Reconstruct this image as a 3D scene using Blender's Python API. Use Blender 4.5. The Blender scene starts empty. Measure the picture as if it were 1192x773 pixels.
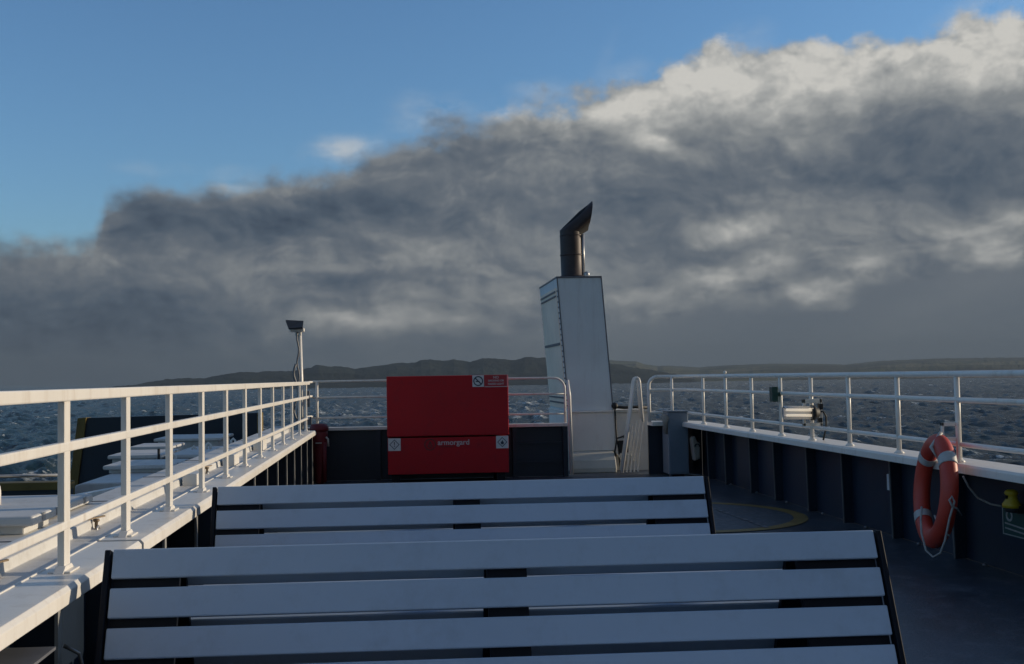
import bpy, bmesh, math, random
from mathutils import Vector, Matrix
import numpy as np
random.seed(7)
S = bpy.context.scene
C = S.collection
EYE = 1.25                       # eye height above the passenger deck
SEA = -14.0
F = 1250.0                       # focal length, photo pixels (1192 wide)
YAW = math.atan(79/1250); PIT = math.atan(58.75/math.hypot(1250, 79)); ROL = math.atan(.016)

# ------------------------------------------------------------------ camera
cam = bpy.data.cameras.new('camera'); co = bpy.data.objects.new('camera', cam); C.objects.link(co)
co.matrix_world = (Matrix.Translation((0, 0, EYE)) @ Matrix.Rotation(-YAW, 4, 'Z')
                   @ Matrix.Rotation(math.pi/2 + PIT, 4, 'X') @ Matrix.Rotation(-ROL, 4, 'Z'))
cam.sensor_width = 36; cam.lens = 36*F/1192
cam.shift_x = (596-541)/1192; cam.shift_y = -(386.5-381)/1192
cam.clip_start = .05; cam.clip_end = 90000
S.camera = co

# ------------------------------------------------------------------ materials
def srgb(r, g, b):
    f = lambda c: (c/255/12.92) if c/255 <= .04045 else ((c/255+.055)/1.055)**2.4
    return (f(r), f(g), f(b), 1)
def N(nt, t, **kw):
    n = nt.nodes.new(t)
    for k, v in kw.items():
        if k.startswith('i_'): n.inputs[k[2:].replace('_', ' ')].default_value = v
        else: setattr(n, k, v)
    return n
def paint(name, col, rough=.45, var=.12, scale=3.0, bump=.02, dirt=None, dirt_amt=0.0, metal=0.0, bscale=60, spec=.5, streak=False, dth=(.55, .8)):
    m = bpy.data.materials.new(name); m.use_nodes = True; nt = m.node_tree
    p = nt.nodes['Principled BSDF']; L = nt.links.new
    tc = N(nt, 'ShaderNodeTexCoord'); src = tc.outputs['Object']
    if streak:
        mp = N(nt, 'ShaderNodeMapping'); mp.inputs['Scale'].default_value = (1, 1, .12)
        L(src, mp.inputs[0]); ssrc = mp.outputs[0]
    else: ssrc = src
    n1 = N(nt, 'ShaderNodeTexNoise'); n1.inputs['Scale'].default_value = scale; n1.inputs['Detail'].default_value = 6; n1.inputs['Roughness'].default_value = .65
    L(src, n1.inputs['Vector'])
    mr = N(nt, 'ShaderNodeMapRange'); mr.inputs[1].default_value = .3; mr.inputs[2].default_value = .7
    mr.inputs[3].default_value = 1-var; mr.inputs[4].default_value = 1+var
    L(n1.outputs[0], mr.inputs[0])
    vm = N(nt, 'ShaderNodeVectorMath', operation='SCALE'); vm.inputs[0].default_value = col[:3]
    L(mr.outputs[0], vm.inputs['Scale'])
    out = vm.outputs[0]
    if dirt:
        n2 = N(nt, 'ShaderNodeTexNoise'); n2.inputs['Scale'].default_value = scale*4; n2.inputs['Detail'].default_value = 8; n2.inputs['Roughness'].default_value = .75
        L(ssrc, n2.inputs['Vector'])
        r2 = N(nt, 'ShaderNodeMapRange'); r2.inputs[1].default_value = dth[0]; r2.inputs[2].default_value = dth[1]; r2.inputs[4].default_value = dirt_amt
        L(n2.outputs[0], r2.inputs[0])
        mx = N(nt, 'ShaderNodeMix', data_type='RGBA'); L(r2.outputs[0], mx.inputs[0]); L(out, mx.inputs[6]); mx.inputs[7].default_value = dirt
        out = mx.outputs[2]
    L(out, p.inputs['Base Color'])
    rr = N(nt, 'ShaderNodeMapRange'); rr.inputs[3].default_value = rough*.8; rr.inputs[4].default_value = min(1, rough*1.25)
    L(n1.outputs[0], rr.inputs[0]); L(rr.outputs[0], p.inputs['Roughness'])
    p.inputs['Metallic'].default_value = metal; p.inputs['Specular IOR Level'].default_value = spec
    if bump:
        n3 = N(nt, 'ShaderNodeTexNoise'); n3.inputs['Scale'].default_value = bscale; n3.inputs['Detail'].default_value = 4
        L(src, n3.inputs['Vector'])
        b = N(nt, 'ShaderNodeBump'); b.inputs['Strength'].default_value = .5; b.inputs['Distance'].default_value = bump
        L(n3.outputs[0], b.inputs['Height']); L(b.outputs[0], p.inputs['Normal'])
    return m
RUST = (.16, .06, .025, 1)
M = {}
M['white'] = paint('white_marine_paint', (.74, .71, .66), .35, .05, 2.5, .0006, (.40, .30, .20, 1), .55, streak=True, dth=(.53, .78))
M['bright_white'] = paint('lit_white_paint', (.86, .83, .78), .4, .05, 2.5, .0006, (.45, .36, .27, 1), .5, streak=True)  # whiter copy of the marine paint; extra light on the plinth put into colour
M['white_deck'] = paint('white_deck_paint', (.60, .59, .57), .5, .10, 2.0, .0012, (.30, .27, .23, 1), .65, dth=(.50, .75))
M['slat'] = paint('pale_slat_plastic', (.42, .52, .65), .42, .05, 1.4, .0006, (.26, .30, .36, 1), .40, bscale=25, dth=(.50, .75))
M['navy'] = paint('navy_marine_paint', (.006, .015, .032), .42, .22, 1.8, .0016, (.035, .04, .05, 1), .35, streak=True, bscale=18)
M['rib_edge'] = paint('sunlit_rib_paint', (.26, .26, .25), .5, .25, 6, .001, (.2, .13, .08, 1), .4)  # lightened colour stands in for sunlight on the left rib edges
M['navy_edge'] = paint('navy_edge_paint', (.075, .08, .085), .45, .25, 5, .001, (.2, .17, .15, 1), .5)
M['black'] = paint('dark_frame_paint', (.004, .007, .014), .5, .2, 3, .0006, spec=.2)
M['rubber'] = paint('black_rubber', (.012, .012, .013), .6, .2, 5, .0005)
M['deck'] = paint('blue_deck_paint', (.037, .050, .070), .42, .35, 1.6, .006, (.12, .13, .15, 1), .75, bscale=55, dth=(.50, .66))
M['patch'] = paint('worn_deck_paint', (.055, .068, .085), .6, .35, 5, .003, (.14, .155, .17, 1), .8, bscale=90, dth=(.48, .64))
M['yellow'] = paint('yellow_line_paint', (.24, .16, .045), .6, .3, 5, .001, (.05, .058, .065, 1), 1.0)
M['yellow2'] = paint('yellow_edge_paint', (.15, .105, .022), .6, .3, 4, .001, (.06, .05, .03, 1), .6, streak=True)
M['red'] = paint('red_powder_coat', (.42, .006, .014), .42, .10, 1.5, .0008, (.20, .01, .02, 1), .6, spec=.3, dth=(.50, .72))
M['red_dark'] = paint('dark_red_cover', (.16, .010, .016), .55, .25, 6, .004, bscale=14)
M['stack'] = paint('stack_grey_paint', (.68, .74, .76), .45, .08, .9, .001, (.36, .34, .32, 1), .45, streak=True, bscale=5, dth=(.50, .75))
M['stack_side'] = paint('stack_warm_lit_paint', (.93, .79, .64), .5, .10, 2, .001, (.35, .26, .2, 1), .45, streak=True)  # warm pale colour carries the reflected light on the casing's left face
M['trim'] = paint('grey_trim', (.13, .135, .15), .45, .2, 5, .0005)
M['beige'] = paint('beige_enamel', (.55, .53, .47), .5, .1, 3, .001, (.3, .26, .2, 1), .4)
M['exhaust'] = paint('heat_darkened_steel', (.040, .030, .030), .5, .35, 6, .001, (.12, .06, .035, 1), .5, metal=.3)
M['soot'] = paint('soot', (.004, .004, .005), .8, .2, 4, .001)
M['steel'] = paint('galvanised_steel', (.42, .42, .42), .4, .2, 12, .0005, RUST, .3, metal=.6)
M['brass'] = paint('weathered_brass', (.16, .12, .08), .5, .3, 12, .001, RUST, .5, metal=.5)
M['orange'] = paint('orange_buoy_shell', (.46, .042, .022), .5, .1, 5, .001, (.35, .06, .03, 1), .3)
M['tape'] = paint('reflective_white_tape', (.42, .42, .41), .5, .12, 8, .0004)
M['rope'] = paint('grey_rope', (.36, .35, .33), .85, .2, 30, .002, bscale=200)
M['cabinet'] = paint('slate_cabinet_paint', (.15, .19, .24), .45, .12, 2, .0008, (.05, .07, .09, 1), .4)
M['canvas'] = paint('off_white_canvas', (.28, .26, .23), .85, .12, 8, .004, bscale=40)
M['lemon'] = paint('yellow_plastic', (.55, .38, .02), .4, .12, 10, .0005)
M['green'] = paint('green_sign_film', (.008, .055, .045), .4, .1, 6, .0003)
M['solar'] = paint('dark_solar_glass', (.010, .011, .013), .5, .1, 6, 0)
M['sticker'] = paint('white_sticker', (.62, .62, .64), .4, .05, 20, 0)
M['ink'] = paint('dark_ink', (.02, .03, .06), .5, .1, 20, 0)
M['redink'] = paint('red_sign_film', (.40, .02, .03), .4, .08, 10, 0)
M['print'] = paint('pale_print', (.55, .45, .46), .5, .05, 20, 0)
M['logo'] = paint('dark_red_print', (.10, .012, .016), .4, .08, 10, 0)
M['hull'] = paint('hull_paint', (.02, .03, .05), .5, .2, .5, .002)
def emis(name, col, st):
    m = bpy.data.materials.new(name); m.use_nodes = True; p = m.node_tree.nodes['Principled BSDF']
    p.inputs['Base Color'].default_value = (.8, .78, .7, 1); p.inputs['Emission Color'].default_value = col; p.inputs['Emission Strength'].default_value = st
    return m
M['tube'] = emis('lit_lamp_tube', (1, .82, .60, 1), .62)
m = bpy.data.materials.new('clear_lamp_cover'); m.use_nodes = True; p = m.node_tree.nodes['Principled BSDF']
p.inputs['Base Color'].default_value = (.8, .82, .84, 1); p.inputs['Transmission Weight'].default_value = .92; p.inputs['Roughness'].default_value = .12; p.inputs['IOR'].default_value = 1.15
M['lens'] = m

# ------------------------------------------------------------------ mesh building
class MB:
    def __init__(s): s.b = bmesh.new()
    def hexa(s, p):                       # 8 corners: bottom 4 ccw, top 4 ccw
        v = [s.b.verts.new(q) for q in p]
        for f in ((3,2,1,0),(4,5,6,7),(0,1,5,4),(1,2,6,5),(2,3,7,6),(3,0,4,7)): s.b.faces.new([v[i] for i in f])
        return s
    def box(s, x0, x1, y0, y1, z0, z1):
        return s.hexa([(x0,y0,z0),(x1,y0,z0),(x1,y1,z0),(x0,y1,z0),(x0,y0,z1),(x1,y0,z1),(x1,y1,z1),(x0,y1,z1)])
    def beam(s, a, b, w, t, up=(0,0,1)):
        a = Vector(a); b = Vector(b); d = (b-a).normalized(); u = Vector(up)
        if abs(d.dot(u)) > .98: u = Vector((0,1,0))
        r = d.cross(u).normalized(); u = r.cross(d).normalized(); r = r*w/2; u = u*t/2
        return s.hexa([a-r-u, a+r-u, b+r-u, b-r-u, a-r+u, a+r+u, b+r+u, b-r+u])
    def prism(s, pts, axis, a, b):        # polygon in the plane across `axis`, from a to b
        def P(p, h): return {'X': (h, p[0], p[1]), 'Y': (p[0], h, p[1]), 'Z': (p[0], p[1], h)}[axis]
        n = len(pts); v0 = [s.b.verts.new(P(p, a)) for p in pts]; v1 = [s.b.verts.new(P(p, b)) for p in pts]
        s.b.faces.new(v0); s.b.faces.new(v1[::-1])
        for i in range(n): s.b.faces.new([v0[i], v1[i], v1[(i+1) % n], v0[(i+1) % n]])
        return s
    def rings(s, R, cap=True, closed=False):
        vs = [[s.b.verts.new(p) for p in r] for r in R]; n = len(vs[0])
        m = len(vs)
        for i in range(m if closed else m-1):
            a, b = vs[i], vs[(i+1) % m]
            for j in range(n):
                f = s.b.faces.new([a[j], a[(j+1) % n], b[(j+1) % n], b[j]]); f.smooth = True
        if cap and not closed:
            s.b.faces.new(vs[0][::-1]); s.b.faces.new(vs[-1])
        return s
    def tube(s, pts, r, n=10, closed=False, cap=True):
        pts = [Vector(p) for p in pts]; R = []; prev = None; m = len(pts)
        for i, p in enumerate(pts):
            if closed: t = (pts[(i+1) % m]-pts[i-1]).normalized()
            else: t = (pts[min(i+1, m-1)]-pts[max(i-1, 0)]).normalized()
            if prev is None:
                a = Vector((0,0,1)) if abs(t.z) < .9 else Vector((1,0,0)); u = t.cross(a).normalized()
            else: u = (prev-t*prev.dot(t)).normalized()
            prev = u; w = t.cross(u); rr = r[i] if isinstance(r, (list, tuple)) else r
            R.append([p+u*(rr*math.cos(2*math.pi*k/n))+w*(rr*math.sin(2*math.pi*k/n)) for k in range(n)])
        return s.rings(R, cap, closed)
    def lathe(s, c, prof, n=20, axis='Z'):
        c = Vector(c); R = []
        for r, h in prof:
            ring = []
            for k in range(n):
                a = 2*math.pi*k/n; x, y = r*math.cos(a), r*math.sin(a)
                ring.append(c+Vector({'Z': (x, y, h), 'Y': (x, h, y), 'X': (h, x, y)}[axis]))
            R.append(ring)
        return s.rings(R)
    def ball(s, c, r, n=10):
        return s.lathe(c, [(max(1e-4, r*math.sin(math.pi*i/n)), -r*math.cos(math.pi*i/n)) for i in range(n+1)], 14)
    def build(s, name, mat, parent=None, bevel=0, smooth=False):
        bmesh.ops.recalc_face_normals(s.b, faces=s.b.faces)
        me = bpy.data.meshes.new(name); 
        if smooth:
            for f in s.b.faces: f.smooth = True
        s.b.to_mesh(me); s.b.free()
        o = bpy.data.objects.new(name, me); C.objects.link(o)
        me.materials.append(M[mat] if isinstance(mat, str) else mat)
        if parent is not None:
            w = parent.location.copy(); q = parent
            while q.parent: q = q.parent; w += q.location
            me.transform(Matrix.Translation(-w)); o.parent = parent
        if bevel:
            b = o.modifiers.new('bevel', 'BEVEL'); b.width = bevel; b.segments = 2; b.limit_method = 'ANGLE'; b.angle_limit = .6
        return o
def tag(o, label, cat, group=None, kind=None):
    o['label'] = label; o['category'] = cat
    if group: o['group'] = group
    if kind: o['kind'] = kind
    return o
def struct(o, kind='structure', label=None):
    o['kind'] = kind
    if label: o['label'] = label
    return o
def thing(name, label, cat, loc=(0,0,0), group=None):
    o = bpy.data.objects.new(name, None); C.objects.link(o); o.location = loc; o.empty_display_size = .1
    return tag(o, label, cat, group)
def copy_tree(o, parent=None):
    c = o.copy(); C.objects.link(c); c.parent = parent
    for ch in list(o.children): copy_tree(ch, c)
    return c
def text_mesh(name, body, size, mat, parent, loc, width=None, bold=0.0):
    cu = bpy.data.curves.new('t', 'FONT'); cu.body = body; cu.size = size; cu.extrude = .0006; cu.offset = bold
    cu.align_x = 'CENTER'; cu.align_y = 'CENTER'
    t = bpy.data.objects.new('t', cu); C.objects.link(t)
    dg = bpy.context.evaluated_depsgraph_get(); dg.update()
    me = bpy.data.meshes.new_from_object(t.evaluated_get(dg)); me.name = name
    bpy.data.objects.remove(t)
    xs = [v.co.x for v in me.vertices]; k = (width/(max(xs)-min(xs))) if width else 1
    me.transform(Matrix.Diagonal((k, k if width else 1, 1, 1)))
    me.transform(Matrix.Translation(Vector(loc)) @ Matrix.Rotation(math.pi/2, 4, 'X'))
    o = bpy.data.objects.new(name, me); C.objects.link(o); me.materials.clear(); me.materials.append(M[mat])
    w = Vector((0,0,0)); q = parent
    while q: w += q.location; q = q.parent
    me.transform(Matrix.Translation(-w)); o.parent = parent
    return o
def arc(c, r, a0, a1, n, plane='XZ'):
    out = []
    for i in range(n+1):
        a = a0+(a1-a0)*i/n
        u, v = r*math.cos(a), r*math.sin(a)
        out.append({'XZ': (c[0]+u, c[1], c[2]+v), 'XY': (c[0]+u, c[1]+v, c[2]), 'YZ': (c[0], c[1]+u, c[2]+v)}[plane])
    return out

# ================================================================== THE SHIP
# ---- passenger deck and hull (setting)
d = MB(); d.prism([(-1.115, -4), (3.76, -4), (3.76, 13.1), (3.5, 13.45), (3.2, 16.6), (-1.115, 16.6)], 'Z', -.06, 0)
struct(d.build('deck', 'deck'), label='blue painted passenger deck')
d = MB(); d.prism([(-1.5, -4), (-1.115, -4), (-1.115, 16.6), (-1.5, 16.6)], 'Z', -.06, .40)
d.prism([(-5.0, -4), (-1.5, -4), (-1.5, 16.6), (-5.0, 16.6)], 'Z', -.70, -.60)
struct(d.build('lower_deck', 'navy'))
d = MB(); d.hexa([(-5.0,-4,SEA-1),(3.7,-4,SEA-1),(2.6,18,SEA-1),(-3.9,18,SEA-1),(-5.0,-4,-.704),(3.755,-4,-.704),(3.45,16.6,-.704),(-5.0,16.6,-.704)])
d.hexa([(-1.5,-4,-.703),(3.755,-4,-.703),(3.45,16.6,-.703),(-1.5,16.6,-.703),(-1.5,-4,-.064),(3.755,-4,-.064),(3.45,16.6,-.064),(-1.5,16.6,-.064)])
struct(d.build('hull', 'hull'))
# worn disc and its painted ring on the deck
d = MB(); d.lathe((2.5, 9.4, 0), [(.93, .001), (.93, .004)], 64); struct(d.build('deck_patch', 'patch'))
d = MB()
inn = [(2.5+.93*math.cos(a*math.pi/48), 9.4+.93*math.sin(a*math.pi/48)) for a in range(96)]
out = [(2.5+1.05*math.cos(a*math.pi/48), 9.4+1.05*math.sin(a*math.pi/48)) for a in range(96)]
for i in range(96):
    j = (i+1) % 96
    d.b.faces.new([d.b.verts.new((*p, .006)) for p in (inn[i], out[i], out[j], inn[j])])
bmesh.ops.remove_doubles(d.b, verts=d.b.verts, dist=1e-5)
struct(d.build('deck_marking', 'yellow'), label='yellow ring painted on the deck')
d = MB(); a, b = Vector((2.9, 9.85, .009)), Vector((2.95, 8.5, .009))
for k in range(9):
    p = a.lerp(b, k/9+.01); q = a.lerp(b, k/9+.09); o = .012+.006*(k % 3)
    d.b.faces.new([d.b.verts.new(v) for v in ((p.x-o, p.y, p.z), (p.x+o, p.y, p.z), (q.x+o*.8, q.y, q.z), (q.x-o*.8, q.y, q.z))])
struct(d.build('scuff_line', 'trim'))

# ---- benches
BX0, BX1 = -.862, 1.482
def bench(y0):
    t = thing('deck_bench', '', 'bench', ((BX0+BX1)/2, y0, 0), 'rows of back-to-back slatted benches')
    ang = math.radians(20.6); dn = Vector((0, -math.sin(ang), -math.cos(ang))); nr = Vector((0, -math.cos(ang), math.sin(ang)))
    yc = y0+.055
    def back(sign):
        m = MB()
        for i in range(4):
            a = Vector((0, y0, .757))+dn*(i*.1145); b = a+dn*(.0868 if sign > 0 else .106)
            q = [a, b, b-nr*.018, a-nr*.018]
            P = [(p.y if sign > 0 else 2*yc-p.y, p.z) for p in q]
            m.prism(P, 'X', BX0+.012, BX1-.012)
        return m
    back(1).build('backrest', 'slat', t, .004); back(-1).build('backrest', 'slat', t, .004).location.z = -.032
    ys = y0-.150; zs = .375
    for sg in (1, -1):
        m = MB()
        for i in range(4):
            a = ys-.015-i*.108; b = a-.09
            if sg < 0: a, b = 2*yc-a, 2*yc-b
            m.box(BX0+.012, BX1-.012, min(a, b), max(a, b), zs-.02, zs)
        m.build('seat', 'slat', t, .004)
    # dark uprights that carry the slats
    for k, (xa, xb) in enumerate(((BX0+.014, -.655), (.262, .383), (1.222, BX1-.014))):
        m = MB()
        for sg in (1, -1):
            a = Vector((0, y0+.004, .752))-nr*.019; b = a+dn*.46; q = [a, b, b-nr*.022, a-nr*.022]
            P = [(p.y if sg > 0 else 2*yc-p.y, p.z-(0 if sg > 0 else .034)) for p in q]
            m.prism(P, 'X', xa, xb)
        m.build('support', 'black', t)
    for xa, xb in ((BX0-.012, BX0+.006), (BX1-.006, BX1+.012)):
        m = MB(); xm = (xa+xb)/2; w = xb-xa
        for sg in (1, -1):
            Y = lambda v: v if sg > 0 else 2*yc-v
            q = [Vector((0, y0, .755))+nr*.004, Vector((0, y0, .755))+dn*.46+nr*.004, Vector((0, y0, .755))+dn*.46-nr*.035, Vector((0, y0, .755))-nr*.035]
            m.prism([(Y(p.y), p.z-(0 if sg > 0 else .034)) for p in q], 'X', xa, xb)
            m.beam((xm, Y(ys+.05), zs-.045), (xm, Y(ys-.46), zs-.045), w, .045)
        m.build('end_frame', 'black', t, .003)
        for sg in (1, -1):
            Y = lambda v: v if sg > 0 else 2*yc-v
            l = MB(); l.beam((xm, Y(ys-.42), zs-.06), (xm, Y(ys-.44), .012), w, .05); l.box(xm-.04, xm+.04, min(Y(ys-.49), Y(ys-.39)), max(Y(ys-.49), Y(ys-.39)), 0, .012); l.build('leg', 'black', t)
    for xm in (.322,):
        m = MB(); m.beam((xm, yc-.62, zs-.045), (xm, yc+.62, zs-.045), .05, .045); m.box(xm-.03, xm+.03, yc-.03, yc+.03, 0, zs-.07); m.build('centre_frame', 'black', t)
        return t
bn = bench(3.28); bn['label'] = 'nearest slatted bench with pale blue-grey back slats, cut by the bottom edge'
bf = copy_tree(bn); bf.location.y = 5.14; bf['label'] = 'farther slatted bench standing between the near bench and the red box'

# ---- railings
def flat_post(x, y, h0=.665, h1=1.205):
    m = MB(); m.box(x-.011, x+.011, y-.03, y+.03, h0, h1)
    m.prism([(y-.06, h0), (y+.06, h0), (y+.032, h0+.02), (y-.032, h0+.02)], 'X', x-.016, x+.016)
    m.box(x-.035, x+.035, y-.05, y+.05, h0, h0+.006)
    return m
def round_post(x, y, h0=.665, h1=1.225, r=.017):
    m = MB(); m.tube([(x, y, h0), (x, y, h1)], r, 12); m.lathe((x, y, h0), [(.034, 0), (.034, .006), (.024, .016), (r, .024)], 14)
    return m
LX = -1.052
lr = thing('side_railing', 'sunlit white three-bar railing along the left side of the deck', 'railing', (LX, 5, .665))
for z, r in ((1.215, .020), (1.052, .0165), (.808, .0145)):
    m = MB()
    m.beam((LX, -3.5, z), (LX, 12.75, z), .026 if z < 1.2 else .040, r*1.9)
    m.build('rail', 'white', lr, .005)
for y in [1.8, 2.63, 3.47, 4.24, 5.03, 5.85, 6.66, 7.48, 8.30, 9.12, 9.94, 10.76, 11.58, 12.40]:
    flat_post(LX, y).build('post', 'white', lr, .002)
RX = 3.55
rr_ = thing('side_railing', 'white three-bar railing along the right side behind the lifebuoy', 'railing', (RX, 5, .665))
RYS = [1.7, 2.52, 3.34, 4.16, 4.98, 5.81, 6.635, 7.455, 8.29, 9.06, 9.80, 10.62, 11.48, 12.34]
for z, r in ((1.222, .022), (1.058, .018), (.778, .016)):
    m = MB(); pts = [(RX, y, z) for y in np.linspace(-3.5, 12.9, 24)]
    pts += arc((RX-.3, 12.95, z), .3, 0, math.pi/2, 8, 'XY')
    if z > 1.2:
        pts += [(3.22, 13.25, z)] + arc((3.235, 13.25, z-.11), .11, math.pi/2, math.pi, 7, 'XZ') + [(3.125, 13.25, .9), (3.125, 13.25, .665)]
    else: pts += [(3.125, 13.25, z)]
    m.tube(pts, r, 12); m.build('rail', 'white', rr_)
for y in RYS: round_post(RX, y).build('post', 'white', rr_)
round_post(3.40, 13.19).build('post', 'white', rr_)
fr = thing('cross_railing', 'thin white railing across the end of the deck behind the red box', 'railing', (.5, 13.4, .665))
for z, r in ((1.23, .014), (1.03, .013), (.78, .012)):
    m = MB(); pts = [(-1.052, 13.42, z)]+[(x, 13.42, z) for x in np.linspace(-.9, 1.90, 12)]
    if z > 1.2: pts += arc((1.955, 13.42, z-.14), .14, math.pi/2, 0, 7, 'XZ')+[(2.095, 13.42, .9), (2.095, 13.42, .665)]
    else: pts += [(2.095, 13.42, z)]
    m.tube(pts, r, 10); m.build('rail', 'white', fr)
for x in (-1.0, .0, 1.35): 
    m = MB(); m.tube([(x, 13.42, .665), (x, 13.42, 1.23)], .018, 10); m.build('post', 'white', fr)
m = MB(); m.tube([(2.125, 13.36, 1.2), (2.140, 13.36, 1.0), (2.150, 13.36, .02)], [.016, .024, .026], 12); m.build('gate_post', 'white', fr)
# corner stanchion where left and cross railing meet
m = MB(); m.tube([(-1.13, 13.3, .66), (-1.13, 13.3, 1.23)], .018, 10)
for z in (1.225, 1.05, .80): m.tube([(-1.052, 12.75, z), (-1.10, 13.05, z), (-1.13, 13.3, z), (-1.052, 13.42, z)], .014, 10)
m.build('corner_rail', 'white', fr)

# ---- bulwarks
lb = thing('left_bulwark_wall', 'navy bulwark under a wide sunlit white cap on the left', 'bulwark', (-1.05, 5, 0))
lb.name = 'bulwark'
m = MB(); m.box(-1.112, -1.10, -4, 13.4, .002, .655); m.build('plate', 'navy', lb)
m = MB()
m.prism([(-.962, .612), (-.955, .615), (-.955, .652), (-.967, .665), (-1.118, .665), (-1.118, .669), (-1.126, .669), (-1.126, .655), (-.972, .655), (-.965, .645)], 'Y', 4.12, 12.62)
m.prism([(-.962, .612), (-.955, .615), (-.955, .652), (-.967, .665), (-1.118, .665), (-1.118, .669), (-1.126, .669), (-1.126, .655), (-.972, .655), (-.965, .645)], 'Y', 2.37, 4.085)
m.prism([(-.962, .58), (-.955, .60), (-.955, .652), (-.967, .664), (-1.118, .664), (-1.118, .654), (-.972, .652), (-.965, .640)], 'Y', -4, 2.30)
m.build('cap', 'white', lb, .002)
for y in [2.0]+[3.18+.705*k for k in range(14)]:
    m = MB(); m.box(-1.10, -.985, y-.005, y+.005, .002, .654); m.build('rib', 'navy', lb); m = MB(); m.box(-.985, -.975, y-.016, y+.016, .002, .64); m.build('rib_flange', 'rib_edge', lb)
m = MB(); m.box(-1.10, -.93, 2.15, 3.0, .535, .543); m.beam((-1.02, 2.6, .535), (-1.09, 2.6, .44), .01, .03); m.build('shelf', 'trim', lb)
m = MB(); m.tube([(-1.0, 6.9, .002), (-1.0, 6.9, .30)], .012, 8); m.build('conduit', 'steel', lb); m = MB(); m.tube([(-.98, 3.5, .1), (-.975, 3.46, .3), (-.99, 3.42, .42), (-1.03, 3.4, .45)], .006, 8); m.build('conduit', 'steel', lb)
rb = thing('bulwark', 'dark navy bulwark with ribs under the right railing', 'bulwark', (3.7, 5, 0))
m = MB(); m.box(3.745, 3.757, -4, 13.12, .002, .655); m.build('plate', 'navy', rb)
m = MB(); m.prism([(3.470, .608), (3.470, .652), (3.482, .665), (3.76, .665), (3.76, .650), (3.49, .650), (3.48, .640), (3.480, .608)], 'Y', -4, 13.05)
m.prism([(3.14, 13.16), (3.47, 13.16), (3.47, 13.05), (3.76, 13.05), (3.76, 13.2), (3.60, 13.46), (3.14, 13.46)], 'Z', .615, .665); m.build('cap', 'white', rb, .003)
for y in [1.75, 2.62, 3.49, 4.36, 5.22, 6.08, 6.96, 7.85, 8.73, 9.50, 10.35, 11.07, 11.93, 12.6]:
    m = MB(); m.hexa([(3.668, y-.005, .002), (3.744, y-.005, .002), (3.744, y+.005, .002), (3.668, y+.005, .002), (3.655, y-.005, .648), (3.744, y-.005, .648), (3.744, y+.005, .648), (3.655, y+.005, .648)]); m.build('rib', 'navy', rb); m = MB()
    m.prism([(3.652, .648), (3.660, .648), (3.672, .002), (3.664, .002)], 'Y', y-.011, y+.011); m.build('rib_flange', 'navy_edge', rb)
for y in np.arange(2.2, 12.8, .87):
    m = MB(); m.lathe((3.71, float(y)+.12, .002), [(.015, 0), (.015, .010), (.006, .018)], 10); m.build('deck_bolt', 'trim', rb)
m = MB(); m.prism([(3.14, .002), (3.60, .002), (3.60, .614), (3.14, .614)], 'Y', 13.40, 13.43); m.hexa([(3.60,13.40,.002),(3.745,13.13,.002),(3.757,13.15,.002),(3.60,13.43,.002),(3.60,13.40,.614),(3.745,13.13,.614),(3.757,13.15,.614),(3.60,13.43,.614)]); m.build('end_plate', 'navy', rb)
m = MB(); m.box(3.732, 3.744, 8.02, 8.06, .34, .46); m.build('tag_plate', 'sticker', rb)
fb = thing('bulwark', 'dark navy end bulwark behind the red box', 'bulwark', (.5, 13.45, 0))
m = MB(); m.box(-1.112, 2.125, 13.44, 13.46, .002, .645); m.build('plate', 'navy', fb)
m = MB(); m.box(-1.13, 2.13, 13.36, 13.50, .622, .662); m.build('cap', 'white', fb, .006)
for x in (-.25, 1.45, 2.085):
    m = MB(); m.box(x-.03, x+.03, 13.37, 13.439, .002, .62); m.build('rib', 'navy', fb)
for z in (.42, .18):
    m = MB(); m.box(1.45, 2.05, 13.41, 13.439, z-.012, z+.012); m.build('stringer', 'navy', fb)

# ---- sunlit side coaming beyond the left cap
cg = thing('coaming', 'low white coaming and gutter running outboard of the left cap', 'coaming', (-1.3, 5, .6))
m = MB()
m.prism([(-1.128, .660), (-1.236, .6635), (-1.240, .700), (-1.262, .706), (-1.47, .706), (-1.475, .40), (-1.128, .40)], 'Y', -4, 12.9)
m.build('plate', 'white_deck', cg, .003)
for y in np.arange(2.6, 12.8, 1.24):
    m = MB(); m.box(-1.470, -1.244, float(y), float(y)+.006, .705, .709); m.build('seam', 'trim', cg)
def clip(x, y, z, label, k):
    t = thing('lashing_clip', label, 'clip', (x, y, z), 'clips along the white coaming')
    m = MB(); m.tube(arc((x+.008, y, z+.012), .018, 0, math.pi, 6, 'YZ')+[(x+.008, y-.018, z-.01)], .005, 6); m.build('hook', 'steel', t)
    m = MB(); m.lathe((x, y+.004, z), [(.016, 0), (.018, .008), (.007, .02), (.007, .045), (.014, .05), (.012, .058)], 10); m.build('stud', 'brass', t)
    m = MB(); m.beam((x-.03, y-.02, z+.06), (x+.02, y+.05, z+.064), .012, .006); m.build('handle', 'brass', t)
clip(-1.226, 3.37, .648, 'brass lashing clip nearest the left edge of the picture on the coaming', 0)
clip(-1.222, 4.45, .646, 'brass lashing clip on the coaming seen between the two nearest railing posts', 1)
clip(-1.226, 7.0, .646, 'dark lashing clip on the coaming beside the white tread blocks', 2)
clip(-1.226, 8.1, .646, 'small lashing clip on the far half of the coaming', 3)
for i, (y, s, lab) in enumerate(((6.2, .09, 'nearest small cream block standing in the gutter'), (7.6, .10, 'middle small cream block standing in the gutter'), (9.2, .11, 'farthest small cream block standing in the gutter'))):
    m = MB(); m.box(-1.225, -1.14, y, y+s*2.2, .640, .640+s); tag(m.build('gutter_block', 'white', None, .006), lab, 'block', 'cream blocks in the gutter')

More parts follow.
